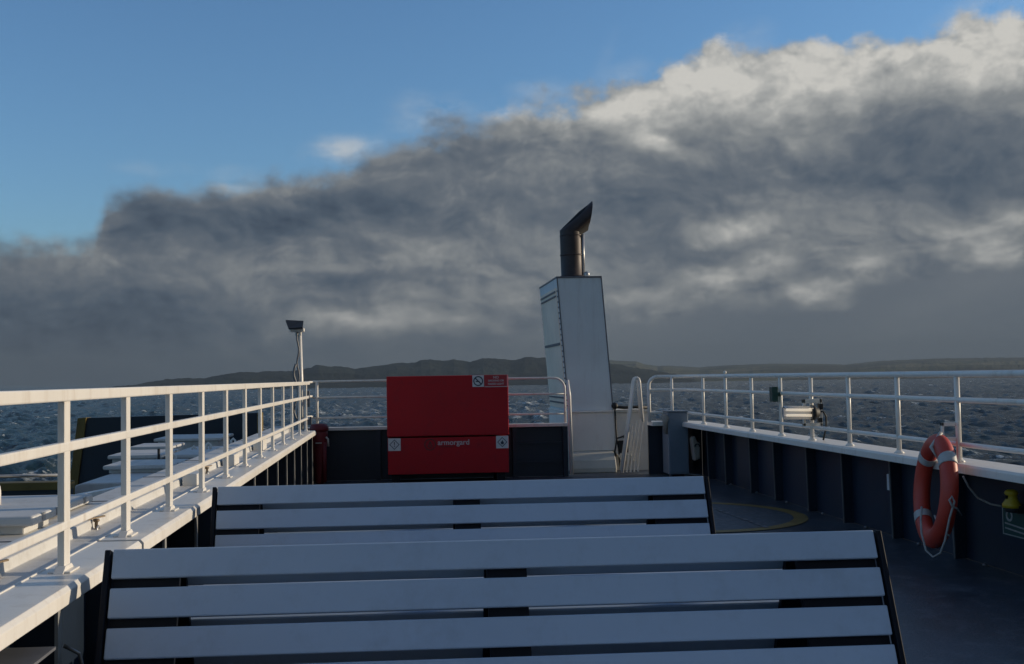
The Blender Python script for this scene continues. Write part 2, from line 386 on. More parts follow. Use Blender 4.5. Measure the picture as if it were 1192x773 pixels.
# ---- hatches and vents on the lower level
def hatch(x0, x1, y0, y1, z0, z1, lip, label, name='hatch_box', grp='grey hatch boxes and vents outboard'):
    t = thing(name, label, 'hatch', ((x0+x1)/2, y0, z0), grp)
    m = MB(); m.box(x0, x1, y0, y1, z0, z1-.030); m.build('body', 'white_deck', t, .006)
    lip = lip*.7; m = MB(); m.box(x0-lip, x1+lip, y0-lip, y1+lip, z1-.030, z1+.006)
    m.build('lid', 'white_deck', t, .010)
    for yy in (y0+.2*(y1-y0), y0+.8*(y1-y0)):
        m = MB(); m.box(x1+lip, x1+lip+.006, yy-.012, yy+.012, z1-.022, z1+.008); m.build('latch', 'steel', t)
    return t
hatch(-3.2, -1.36, 4.02, 4.30, .706, .772, .07, 'nearest grey hatch with an overhanging lid at the left edge')
hatch(-3.4, -1.42, 4.42, 5.0, .706, .742, .04, 'low second hatch lid behind the nearest hatch')
m = MB(); m.tube([(-2.05, 4.66, .745), (-2.05, 4.66, .80)]+arc((-1.98, 4.66, .80), .07, math.pi, math.pi/2, 5)+[(-1.80, 4.66, .87)]+arc((-1.76, 4.66, .80), .07, math.pi/2, 0, 6)+[(-1.69, 4.66, .745)], .018, 12)
tag(m.build('vent_pipe', 'white', None), 'bent white vent pipe on the second hatch at the left edge', 'pipe')
m = MB(); m.tube([(-1.95, 5.2, .5), (-1.955, 5.2, .88)], .010, 8); m.tube([(-1.955, 5.2, .78), (-1.89, 5.2, .84)], .008, 8); m.box(-2.0, -1.9, 5.15, 5.25, .5, .74)
tag(m.build('valve_spindle', 'lemon', None), 'small yellow valve spindle behind the white vent pipe', 'valve')
pf = thing('hatch_box', 'long low grey platform box beyond the second railing post', 'hatch', (-2, 8.7, .1), 'grey hatch boxes and vents outboard')
m = MB(); m.prism([(-2.56, -.60), (-1.50, -.60), (-1.50, .46), (-1.56, .472), (-2.47, .472), (-2.53, .455)], 'Y', 8.62, 13.2); m.build('body', 'white_deck', pf, .01)
m = MB(); m.box(-2.2, -1.52, 5.2, 8.55, -.60, .43); m.build('step', 'white_deck', pf, .01)
hatch(-2.50, -1.98, 9.50, 10.1, .472, .535, .06, 'flat grey vent box at the front of the platform')
hatch(-2.72, -2.28, 10.45, 11.2, .472, .560, .05, 'second grey vent box with a dark strap in front')
hatch(-2.20, -1.75, 10.6, 11.3, .472, .545, .04, 'grey vent box close to the coaming on the platform')
hatch(-2.85, -2.45, 11.8, 12.4, -.60, .560, .05, 'third grey vent box in front of the dark ramp')
hatch(-2.95, -2.22, 13.45, 14.4, -.60, .555, .06, 'farthest broad grey vent box in front of the dark ramp')
for x, y, lab in ((-2.13, 10.36, 'nearest small white bracket on the vent platform'), (-2.14, 11.45, 'second small white bracket on the vent platform'), (-2.10, 12.1, 'third small white bracket on the vent platform'), (-1.95, 12.9, 'farthest small white bracket on the vent platform')):
    m = MB(); m.box(x-.03, x+.03, y-.01, y+.01, .472, .478); m.tube([(x-.022, y, .474), (x-.022, y, .55), (x, y, .575), (x+.022, y, .55), (x+.022, y, .474)], .014, 8)
    tag(m.build('deck_bracket', 'white', None), lab, 'bracket', 'white brackets on the vent platform')
m = MB(); m.tube([(-2.25, 10.3, .474), (-2.25, 10.3, .63)], .013, 8); m.lathe((-2.25, 10.3, .474), [(.035, 0), (.035, .012), (.013, .02)], 12)
tag(m.build('vent_stub', 'rubber', None), 'thin black upright stub in front of the vents', 'pipe')
m = MB(); m.tube([(-1.66, 5.9, .43), (-1.66, 5.9, .62)], .02, 8); m.box(-1.72, -1.6, 5.85, 5.95, .60, .63); m.beam((-1.68, 5.8, .66), (-1.50, 6.3, .665), .05, .02); m.box(-1.62, -1.58, 5.95, 6.05, .43, .66)
tag(m.build('mooring_fitting', 'white', None), 'small white lever fitting beyond the nearest railing post', 'fitting')
# dark raised ramp with yellow edges, far left
rp = thing('bow_ramp', 'dark blue raised ramp with slanted yellow edge beyond the left railing', 'ramp', (-3, 15.4, .1))
m = MB(); m.hexa([(-4.52, 15.4, -.6), (-1.95, 15.4, -.6), (-1.95, 15.55, -.6), (-4.52, 15.55, -.6), (-4.36, 15.4, .77), (-1.98, 15.4, .80), (-1.98, 15.55, .80), (-4.36, 15.55, .77)]); m.build('panel', 'navy', rp)
m = MB(); m.hexa([(-4.64, 15.36, -.6), (-4.53, 15.36, -.6), (-4.53, 15.6, -.6), (-4.64, 15.6, -.6), (-4.47, 15.36, .77), (-4.355, 15.36, .775), (-4.355, 15.6, .775), (-4.47, 15.6, .77)])
m.build('edge_strip', 'yellow2', rp)
m = MB(); m.box(-1.99, -1.93, 15.37, 15.58, .1, .80); m.build('edge_strip', 'yellow2', rp)
m = MB()
for x in (-3.7, -2.6): m.lathe((x, 15.39, .3), [(.02, 0), (.03, -.03), (.02, -.05)], 10, 'Y')
m.build('lug', 'navy_edge', rp)
bw = thing('side_barrier', 'low dark wall with a yellow-brown top strip at the far left', 'wall', (-4, 8.2, .1))
m = MB(); m.box(-4.98, -2.44, 8.2, 8.28, -.60, .47); m.build('plate', 'navy', bw)
m = MB(); m.box(-4.98, -2.44, 8.17, 8.31, .47, .525); m.build('top_strip', 'yellow2', bw)
m = MB(); m.tube([(-4.98, 8.25, .57), (-2.46, 8.25, .57)], .012, 8)
for x in (-4.6, -3.9, -3.2, -2.5): m.tube([(x, 8.25, .52), (x, 8.25, .57)], .01, 6)
m.build('rail', 'steel', bw)

# ---- light pole with solar panel
lp = thing('light_pole', 'slim white pole with a solar lamp at the corner of the railings', 'lamp', (-1.19, 13.4, .66))
m = MB(); m.tube([(-1.19, 13.4, .60), (-1.19, 13.4, 1.15), (-1.205, 13.4, 1.90)], [.030, .028, .024], 12); m.build('pole', 'white', lp)
m = MB(); m.box(-1.325, -1.145, 13.34, 13.46, 1.848, 1.896); m.box(-1.26, -1.18, 13.37, 13.43, 1.80, 1.848); m.build('lamp_body', 'white', lp, .012)
m = MB(); m.hexa([(-1.325, 13.27, 1.872), (-1.155, 13.27, 1.882), (-1.165, 13.50, 1.972), (-1.385, 13.50, 1.985), (-1.325, 13.262, 1.890), (-1.155, 13.262, 1.900), (-1.165, 13.492, 1.992), (-1.385, 13.492, 2.005)]); m.build('solar_panel', 'solar', lp)
m = MB(); pts = [(-1.225-.012*math.sin(k*1.1), 13.37, 1.86-k*.055) for k in range(22)]; m.tube(pts, .012, 6)
m.tube([(-1.25-.03*math.sin(k*.7), 13.36, 1.45-k*.05) for k in range(16)], .016, 6); m.build('cable', 'trim', lp)
m = MB(); m.box(-1.16, -1.06, 13.3, 13.36, .70, .80); m.box(-1.15, -1.08, 13.28, 13.34, .92, 1.12); m.build('junction_box', 'trim', lp, .006)

# ---- red storage box
rbx = thing('storage_box', 'red metal hazardous storage box with lid and warning stickers', 'storage box', (.6, 12.8, 0))
X0, X1 = -.133, 1.318
m = MB(); m.box(X0+.006, X1-.006, 12.812, 13.32, .115, .545); m.build('body', 'red', rbx, .006)
ld = MB(); ld.prism([(12.80, .562), (13.33, .562), (13.33, 1.20), (13.20, 1.278), (12.80, 1.278)], 'X', X0, X1); ld = ld.build('lid', 'red', rbx, .008)
m = MB(); m.box(.28, .90, 12.790, 12.802, .572, .582); m.build('lid_lip', 'red', ld)
for x in (X0+.1, X1-.1):
    m = MB(); m.box(x-.05, x+.05, 12.86, 13.28, 0, .112); m.build('foot', 'black', rbx)
YF = 12.798
def sticker(name, x0, x1, z0, z1, mat='sticker', par=None, y=None):
    m = MB(); yy = (y or YF); m.box(x0, x1, yy-.0025, yy, z0, z1); return m.build(name, mat, par or rbx)
def ring_mesh(cx, cz, r0, r1, y, n=28):
    m = MB(); 
    for i in range(n):
        a, b = 2*math.pi*i/n, 2*math.pi*(i+1)/n
        m.prism([(cx+r0*math.cos(a), cz+r0*math.sin(a)), (cx+r1*math.cos(a), cz+r1*math.sin(a)), (cx+r1*math.cos(b), cz+r1*math.sin(b)), (cx+r0*math.cos(b), cz+r0*math.sin(b))], 'Y', y, y+.001)
    return m
st = sticker('no_smoking_sticker', .890, 1.028, 1.138, 1.276)
m = ring_mesh(.959, 1.207, .046, .059, YF-.0045)
m.beam((.922, YF-.004, 1.244), (.996, YF-.004, 1.170), .001, .013, (1, 0, 1)); m.box(.930, .975, YF-.004, YF-.003, 1.195, 1.207); m.build('symbol', 'ink', st)
sg = sticker('warning_sign', 1.034, 1.310, 1.138, 1.276, 'redink')
m = MB(); m.box(1.034, 1.310, YF-.004, YF-.003, 1.133, 1.141); m.box(1.304, 1.311, YF-.004, YF-.003, 1.141, 1.276); m.build('border', 'print', sg)
text_mesh('lettering', 'NO', .042, 'print', sg, (1.172, YF-.0035, 1.247), None, .001)
text_mesh('lettering', 'SMOKING OR', .03, 'print', sg, (1.172, YF-.0035, 1.208), .19, .001)
text_mesh('lettering', 'NAKED LIGHT', .03, 'print', sg, (1.172, YF-.0035, 1.170), .19, .001)
def diamond(cx, cz, kind):
    s_ = sticker('hazard_sticker', cx-.074, cx+.074, cz-.074, cz+.074, y=12.811)
    m = MB(); Y = 12.8065
    k = .050; o = .060
    P = [(0, 1), (1, 0), (0, -1), (-1, 0)]
    for i in range(4):
        a, b = P[i], P[(i+1) % 4]
        m.prism([(cx+a[0]*k, cz+a[1]*k), (cx+a[0]*o, cz+a[1]*o), (cx+b[0]*o, cz+b[1]*o), (cx+b[0]*k, cz+b[1]*k)], 'Y', Y, Y+.001)
    if kind == '!':
        m.prism([(cx-.006, cz+.03), (cx+.006, cz+.03), (cx+.003, cz-.010), (cx-.003, cz-.010)], 'Y', Y, Y+.001); m.box(cx-.005, cx+.005, Y, Y+.001, cz-.028, cz-.018)
    else:
        m.prism([(cx-.014, cz-.026), (cx+.014, cz-.026), (cx+.020, cz-.008), (cx+.010, cz+.006), (cx+.002, cz+.028), (cx-.006, cz+.010), (cx-.020, cz+.000)], 'Y', Y, Y+.001)
    m.build('symbol', 'ink', s_)
diamond(-.048, .470, '!'); diamond(1.236, .476, 'f')
lg = MB(); 
lg = ring_mesh(.375, .462, .058, .070, 12.808); lg.prism([(.345, .435), (.358, .435), (.375, .480), (.392, .435), (.405, .435), (.381, .500), (.369, .500)], 'Y', 12.808, 12.809); lg.box(.36, .39, 12.808, 12.809, .425, .437)
lg.build('logo', 'logo', rbx)
text_mesh('lettering', 'armorgard', .08, 'print', rbx, (.655, 12.8085, .482), .375, .0012)
m = MB(); m.box(.48, .66, 12.808, 12.809, .43, .438); m.build('underline', 'logo', rbx)

# ---- hydrant under red cover
hy = thing('fire_hydrant', 'dark red covered fire hydrant in the left corner of the deck', 'hydrant', (-.955, 13.1, 0))
m = MB(); m.lathe((-.955, 13.12, 0), [(.05, .002), (.055, .03), (.070, .20), (.085, .42), (.100, .50), (.104, .60), (.098, .64)], 16); m.build('cover', 'red_dark', hy)
m = MB(); m.lathe((-.955, 13.12, 0), [(.112, .636), (.116, .655), (.112, .69), (.09, .715), (.02, .725)], 16); m.build('top', 'red_dark', hy)
m = MB(); m.box(-.992, -.918, 13.008, 13.022, .488, .500); m.tube([(-.87, 13.05, .56), (-.845, 13.04, .54), (-.84, 13.04, .45)], .012, 8); m.build('strap', 'beige', hy)
m = MB(); m.tube([(-.90, 13.08, .02), (-.895, 13.07, .5)], .032, 10); m.build('hose', 'red_dark', hy)

# ---- funnel and exhaust
fu = thing('funnel_casing', 'tall leaning grey funnel casing behind the railing gap', 'funnel', (2.5, 14, 0))
def at_z(z): k = (z-.79)/(2.55-.79); return (2.232-.123*k, 2.824-.120*k)
z0, z1 = .79, 2.553
a0, a1 = at_z(z0); b0, b1 = at_z(z1)
m = MB(); m.hexa([(a0, 14.0, z0), (a1, 14.0, z0), (a1, 15.7, z0), (a0, 15.7, z0), (b0, 14.0, z1), (b1, 14.0, z1), (b1, 15.7, z1), (b0, 15.7, z1)]); m.build('casing', 'stack', fu, .004)
# side panel set slightly proud, with its bolts and louvres
def sx(z, off): return at_z(z)[0]-off
m = MB()
m.hexa([(sx(.82, .012), 14.10, .82), (sx(.82, 0), 14.10, .82), (sx(.82, 0), 15.62, .82), (sx(.82, .012), 15.62, .82), (sx(2.42, .012), 14.10, 2.42), (sx(2.42, 0), 14.10, 2.42), (sx(2.42, 0), 15.62, 2.42), (sx(2.42, .012), 15.62, 2.42)])
sp = m.build('side_panel', 'stack_side', fu)
m = MB()
for z in (2.36, 2.30, 1.66, .95, .88):
    zt = .022 if z != 1.66 else .034
    m.hexa([(sx(z, .022), 14.14, z), (sx(z, .010), 14.14, z), (sx(z, .010), 15.56, z), (sx(z, .022), 15.56, z), (sx(z+zt, .022), 14.14, z+zt), (sx(z+zt, .010), 14.14, z+zt), (sx(z+zt, .010), 15.56, z+zt), (sx(z+zt, .022), 15.56, z+zt)])
m.build('band', 'trim', sp)
m = MB()
for k in range(22):
    z = .86+k*.072
    for y in (14.05, 15.66): m.box(sx(z, .010), sx(z, -.002), y-.012, y+.012, z-.009, z+.009)
m.build('bolt_row', 'trim', sp)
m = MB()
for x0_, x1_, y in ((b0-.004, b1+.004, 13.994),): m.box(x0_, x1_, 13.990, 14.006, z1-.012, z1+.010)
m.hexa([(a0-.004, 13.992, z0), (a0+.010, 13.992, z0), (a0+.010, 14.0, z0), (a0-.004, 14.004, z0), (b0-.004, 13.992, z1), (b0+.010, 13.992, z1), (b0+.010, 14.0, z1), (b0-.004, 14.004, z1)])
m.hexa([(a1-.010, 13.992, z0), (a1+.004, 13.992, z0), (a1+.004, 14.004, z0), (a1-.010, 14.0, z0), (b1-.010, 13.992, z1), (b1+.004, 13.992, z1), (b1+.004, 14.004, z1), (b1-.010, 14.0, z1)])
m.box(b0-.006, b0+.006, 14.0, 15.71, z1-.012, z1+.010)
m.build('edge_trim', 'trim', fu)
m = MB(); m.box(2.212, 2.828, 13.965, 15.7, .27, .770); m.box(2.204, 2.838, 13.94, 15.7, .770, .788); m.build('plinth', 'bright_white', fu, .006)
m = MB(); m.prism([(13.74, 0), (13.74, .06), (13.78, .16), (13.86, .235), (13.97, .268), (14.6, .268), (14.6, 0)], 'X', 2.222, 2.80)
m.build('base_cover', 'beige', fu, .012)
ex = thing('exhaust_pipe', 'sooty dark exhaust pipe with a slanted mouth on top of the funnel', 'exhaust', (2.385, 14.45, 2.56))
def ell(c, ax, r2, n=28):
    c = Vector(c); ax = Vector(ax); ay = Vector((0, r2, 0))
    return [c+ax*math.cos(2*math.pi*k/n)+ay*math.sin(2*math.pi*k/n) for k in range(n)]
YE = 14.45
outer = [ell((2.388, YE, 2.563), (.158, 0, 0), .158), ell((2.388, YE, 2.60), (.158, 0, 0), .158), ell((2.388, YE, 2.612), (.148, 0, 0), .148), ell((2.384, YE, 2.9), (.149, 0, 0), .149), ell((2.382, YE, 3.215), (.150, 0, -.018), .150), ell((2.655, YE, 3.452), (-.026, 0, -.182), .154)]
# keep the rings turning the same way
outer[-1] = ell((2.652, YE, 3.455), (-.028, 0, -.178), .160)
inner = [ell((2.648, YE, 3.452), (-.026, 0, -.168), .146), ell((2.56, YE, 3.36), (.06, 0, -.13), .143), ell((2.40, YE, 3.22), (.14, 0, -.04), .14), ell((2.384, YE, 2.9), (.14, 0, 0), .14)]
m = MB(); m.rings(outer[:5], cap=False); m.rings(outer[4:], cap=False)
vs_o = outer[-1]; vs_i = inner[0]
m.rings([vs_o, vs_i], cap=False)
po = m.build('pipe', 'exhaust', ex)
m = MB(); m.rings(inner, cap=False); m.b.faces.new([m.b.verts.new(p) for p in inner[-1]]); m.build('bore', 'soot', po)
m = MB(); m.lathe((2.388, YE, 2.556), [(.19, 0), (.19, .02), (.165, .05), (.155, .055)], 28); m.build('flange', 'exhaust', ex)
m = MB(); m.tube([(2.535, 14.39, 2.60), (2.535, 14.39, 3.17)], .022, 8); m.build('sunlit_strip', 'steel', ex)  # added strip that imitates the sunlit limb of the pipe
m = MB(); m.ball((2.555, 14.26, 2.61), .042); m.build('drain_cap', 'steel', ex)
m = MB(); m.lathe((2.384, YE, 2.88), [(.150, 0), (.155, .004), (.155, .02), (.150, .024)], 28); m.lathe((2.384, YE, 3.15), [(.151, 0), (.155, .004), (.155, .012), (.151, .016)], 28); m.build('weld_band', 'exhaust', ex)

# ---- white panel, hose and ladder in the gap
wp = thing('deck_house', 'low white locker wall between funnel and ladder', 'locker', (3, 14, 0))
m = MB(); m.box(2.835, 3.30, 14.0, 14.7, .0, .76); m.build('wall', 'white', wp, .006)
m = MB(); m.box(2.825, 3.32, 13.97, 14.7, .76, .80); m.build('top', 'white', wp, .008)
m = MB(); m.prism([(2.84, .22), (3.02, .22), (3.06, .13), (2.88, .13)], 'Y', 13.86, 13.998); m.build('step', 'beige', wp, .006)
m = MB(); m.tube([(2.80, 13.92, .84), (2.95, 13.93, .825), (3.1, 13.95, .83), (3.28, 13.98, .82)], .022, 10); m.ball((2.83, 13.93, .85), .045); m.tube([(2.83, 13.93, .84), (2.835, 13.92, .6), (2.84, 13.9, .42), (2.86, 13.88, .30), (2.87, 13.86, .02)], .012, 8)
tag(m.build('hose', 'rubber', None), 'black hose lying along the white locker and hanging down beside the funnel', 'hose')
m = MB(); m.tube([(2.815, 13.84, .20), (2.80, 13.84, .26), (2.83, 13.84, .43), (2.96, 13.84, .47)], .012, 8); m.tube([(2.96, 13.84, .46), (2.965, 13.84, .25)], .012, 8); m.ball((2.945, 13.84, .45), .032); m.box(2.86, 2.95, 13.86, 13.90, .24, .40)
tag(m.build('lamp_guard', 'rubber', None), 'black framed hand lamp hanging beside the ladder foot', 'lamp')
la = thing('ladder', 'steep white ladder with bent handrails right of the funnel', 'ladder', (2.95, 13.45, 0))
for k, (y, dx) in enumerate(((13.42, 0), (13.72, .045))):
    m = MB(); m.tube([(2.80+dx, y, .03), (2.915+dx, y, .70), (2.985+dx, y, 1.17), (3.0+dx, y, 1.205), (3.018+dx, y, 1.215), (3.04+dx, y, 1.20), (3.05+dx, y, 1.16), (3.078+dx, y, .66)], .017, 10)
    m.build('handrail', 'white', la)
for k in range(5):
    x = 2.875+k*.052
    m = MB(); m.beam((x-.045, 13.50+.02*k, .02), (x+.055, 13.50+.02*k, .60+.03*k), .016, .03); m.build('stringer', 'white', la)

# ---- slate cabinet and canvas bag
cb = thing('deck_cabinet', 'slate-blue upright cabinet in the right far corner', 'cabinet', (3.4, 13.1, 0))
m = MB(); m.box(3.295, 3.545, 13.0, 13.30, .03, .79); m.build('body', 'cabinet', cb, .008)
m = MB(); m.box(3.305, 3.535, 12.993, 13.0, .05, .775); m.build('door', 'cabinet', cb, .004)
m = MB(); m.box(3.288, 3.552, 12.985, 13.31, .79, .803); m.build('top', 'cabinet', cb)
m = MB(); m.box(3.31, 3.33, 13.02, 13.06, 0, .03); m.box(3.5, 3.52, 13.02, 13.06, 0, .03); m.build('foot', 'trim', cb)
m = MB(); m.tube([(3.27, 13.02, .52), (3.265, 13.02, .66), (3.27, 13.02, .72)], [.018, .03, .05], 12); m.ball((3.27, 13.03, .71), .05)
tag(m.build('fender_ball', 'canvas', None), 'round pale float hanging on the left of the slate cabinet', 'float')
m = MB(); m.prism([(3.555, .47), (3.60, .50), (3.63, .43), (3.665, .40), (3.66, .22), (3.585, .19)], 'Y', 12.90, 13.02)
o = tag(m.build('canvas_bag', 'canvas', None, .02), 'pale canvas bag hanging on the bulwark beside the slate cabinet', 'bag')
m = MB(); m.tube(arc((3.62, 12.89, .37), .03, 0, math.pi, 8), .008, 6); m.build('strap', 'rubber', o)

# ---- tubular lamp on the right railing
fl = thing('railing_lamp', 'lit tubular lamp with clear cover clamped to the right railing', 'lamp', (3.52, 9.0, .9))
Yh = 8.93
sq = lambda c: math.copysign(abs(c)**.45, c)
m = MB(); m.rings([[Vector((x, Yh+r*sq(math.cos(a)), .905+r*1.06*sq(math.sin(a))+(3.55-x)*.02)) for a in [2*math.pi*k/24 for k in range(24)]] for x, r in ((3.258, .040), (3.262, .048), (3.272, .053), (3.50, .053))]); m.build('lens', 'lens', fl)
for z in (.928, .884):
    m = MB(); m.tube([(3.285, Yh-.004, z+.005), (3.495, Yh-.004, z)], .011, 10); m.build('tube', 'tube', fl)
m = MB(); m.rings([[Vector((x, Yh+r*math.cos(a), .905+r*math.sin(a))) for a in [2*math.pi*k/18 for k in range(18)]] for x, r in ((3.49, .058), (3.495, .064), (3.525, .064), (3.535, .045), (3.56, .04))]); m.build('end_cap', 'rubber', fl)
m = MB(); m.box(3.275, 3.49, Yh+.03, Yh+.045, .865, .945); m.build('reflector', 'sticker', fl)
m = MB()
for x in (3.455, 3.60): m.box(x, x+.022, 9.0, 9.03, .79, 1.02)
m.box(3.455, 3.622, 9.0, 9.03, .985, 1.02); m.box(3.455, 3.622, 9.0, 9.03, .79, .815); m.build('bracket', 'white', fl, .003)
m = MB(); m.box(3.58, 3.61, 8.95, 9.0, .93, .98); m.box(3.575, 3.60, 8.95, 9.0, .82, .86); m.build('clamp', 'rubber', fl)
m = MB(); m.tube([(3.56, 8.93, .91), (3.60, 8.93, .915), (3.625, 8.93, .87), (3.63, 8.95, .78), (3.61, 8.97, .67)], .008, 8); m.build('cable', 'rubber', fl)
m = MB(); m.box(3.45, 3.51, 9.74, 9.82, .98, 1.12); m.box(3.51, 3.535, 9.76, 9.80, 1.03, 1.07)
tag(m.build('switch_box', 'green', None, .006), 'small dark green switch box clipped to the right railing', 'switch box')
m = MB(); m.ball((3.55, 11.48, 1.262), .018)
tag(m.build('rail_finial', 'white', None), 'tiny white knob on the right top rail', 'knob')

# ---- lifebuoy
lbx = thing('lifebuoy', 'orange lifebuoy with white bands hanging from the right railing', 'lifebuoy', (3.41, 6.62, .49))
hd = math.radians(12); ax = Vector((math.sin(hd), math.cos(hd), 0)); az = Vector((0, 0, 1)); nrm = ax.cross(az)
tl = math.radians(6); az = (az*math.cos(tl)+nrm*math.sin(tl)).normalized(); nrm = ax.cross(az)
cc = Vector((3.375, 6.62, .490)); R0, rt = .296, .051
def ringpt(a, rr=R0): return cc+ax*(rr*math.cos(a))+az*(rr*math.sin(a))
def torus_part(a0, a1, r, n, name, mat, par, closed=False, sc=1.25):
    m = MB(); R = []
    for i in range(n+(0 if closed else 1)):
        a = a0+(a1-a0)*i/n; c = ringpt(a); u = (ax*math.cos(a)+az*math.sin(a))
        R.append([c+u*(r*sc*math.cos(t))+nrm*(r*math.sin(t)) for t in [2*math.pi*k/18 for k in range(18)]])
    m.rings(R, not closed, closed); return m.build(name, mat, par)
torus_part(0, 2*math.pi, rt, 64, 'ring', 'orange', lbx, True)
for a in (42, 138, 318):
    a = math.radians(a); torus_part(a-.105, a+.105, rt+.0025, 6, 'band', 'tape', lbx)
# grab line hanging in loops
m = MB()
def loop(a0, a1, sag, side=1):
    pts = []
    for i in range(15):
        t = i/14; a = a0+(a1-a0)*t
        p = ringpt(a, R0+rt*1.35)*1.0; b0 = ringpt(a0, R0+rt*1.3); b1 = ringpt(a1, R0+rt*1.3)
        q = b0.lerp(b1, t); q.z -= sag*math.sin(math.pi*t); pts.append(q-nrm*0+Vector((-.03*math.sin(math.pi*t), -.02*math.sin(math.pi*t), 0)))
    m.tube(pts, .0065, 7)
m.tube([(3.250, 6.55, 0.400), (3.217, 6.50, 0.328), (3.194, 6.45, 0.251), (3.193, 6.40, 0.155), (3.215, 6.36, 0.122), (3.246, 6.33, 0.149), (3.267, 6.31, 0.223), (3.271, 6.28, 0.304), (3.275, 6.26, 0.365), (3.298, 6.24, 0.466), (3.283, 6.24, 0.497), (3.267, 6.24, 0.477), (3.286, 6.24, 0.436), (3.333, 6.28, 0.420), (3.378, 6.32, 0.373)], .0065, 7)
m.tube([(3.280, 6.45, 0.359), (3.280, 6.42, 0.321), (3.284, 6.38, 0.269), (3.319, 6.35, 0.248)], .006, 7)
m.build('grab_line', 'rope', lbx)
m = MB(); m.tube([ringpt(math.radians(96), R0+.075)+nrm*.0, ringpt(math.radians(106), R0-.01)-nrm*.064, ringpt(math.radians(112), R0-.09)], .012, 8); m.build('hanging_strap', 'tape', lbx)
bk = thing('buoy_bracket', 'small white square bracket on the railing behind the lifebuoy', 'bracket', (3.5, 6.63, .7))
m = MB(); m.box(3.435, 3.45, 6.62, 6.64, .74, .92); m.box(3.435, 3.545, 6.62, 6.64, .895, .92); m.box(3.435, 3.545, 6.62, 6.64, .80, .825); m.box(3.525, 3.54, 6.60, 6.618, .67, .92); m.build('frame', 'white', bk, .002)
m = MB(); m.tube([(3.462, 6.436, 0.595), (3.500, 6.447, 0.530), (3.560, 6.455, 0.459), (3.620, 6.413, 0.423), (3.660, 6.360, 0.416)], .006, 7)
tag(m.build('lanyard', 'rope', None), 'thin grey cord running from the cap to the yellow lifebuoy light', 'rope')
bl = thing('buoy_light', 'yellow lifebuoy light clipped upside down on the right bulwark', 'light', (3.70, 6.30, .45))
m = MB(); m.lathe((3.685, 6.30, .415), [(.052, 0), (.054, .02), (.036, .045), (.032, .075), (.040, .085), (.034, .10), (.020, .108)], 18); m.build('float', 'lemon', bl)
m = MB(); m.lathe((3.690, 6.30, .385), [(.02, 0), (.042, .004), (.045, .028), (.04, .031)], 18); m.box(3.69, 3.744, 6.25, 6.33, .385, .43); m.box(3.64, 3.66, 6.285, 6.315, .47, .49); m.build('clip', 'rubber', bl)
gs = thing('safety_sign', 'green safety sign under the yellow lifebuoy light at the right edge', 'sign', (3.73, 6.2, .24))
m = MB(); m.box(3.738, 3.743, 6.16, 6.50, .225, .40); m.build('panel', 'green', gs)
m = MB(); m.box(3.7355, 3.7375, 6.165, 6.495, .23, .236); m.box(3.7355, 3.7375, 6.487, 6.494, .236, .395); 
m.lathe((3.7365, 6.13, .345), [(.034, 0), (.034, .0005)], 18, 'X') if False else None
for k in range(14):
    a, b = 2*math.pi*k/14, 2*math.pi*(k+1)/14
    m.prism([(6.42+.022*math.cos(a), .35+.022*math.sin(a)), (6.42+.036*math.cos(a), .35+.036*math.sin(a)), (6.42+.036*math.cos(b), .35+.036*math.sin(b)), (6.42+.022*math.cos(b), .35+.022*math.sin(b))], 'X', 3.7355, 3.7375)
for z in (.295, .265): m.beam((3.7365, 6.47, z+.006), (3.7365, 6.25, z-.006), .002, .009)
m.build('symbol', 'rope', gs)

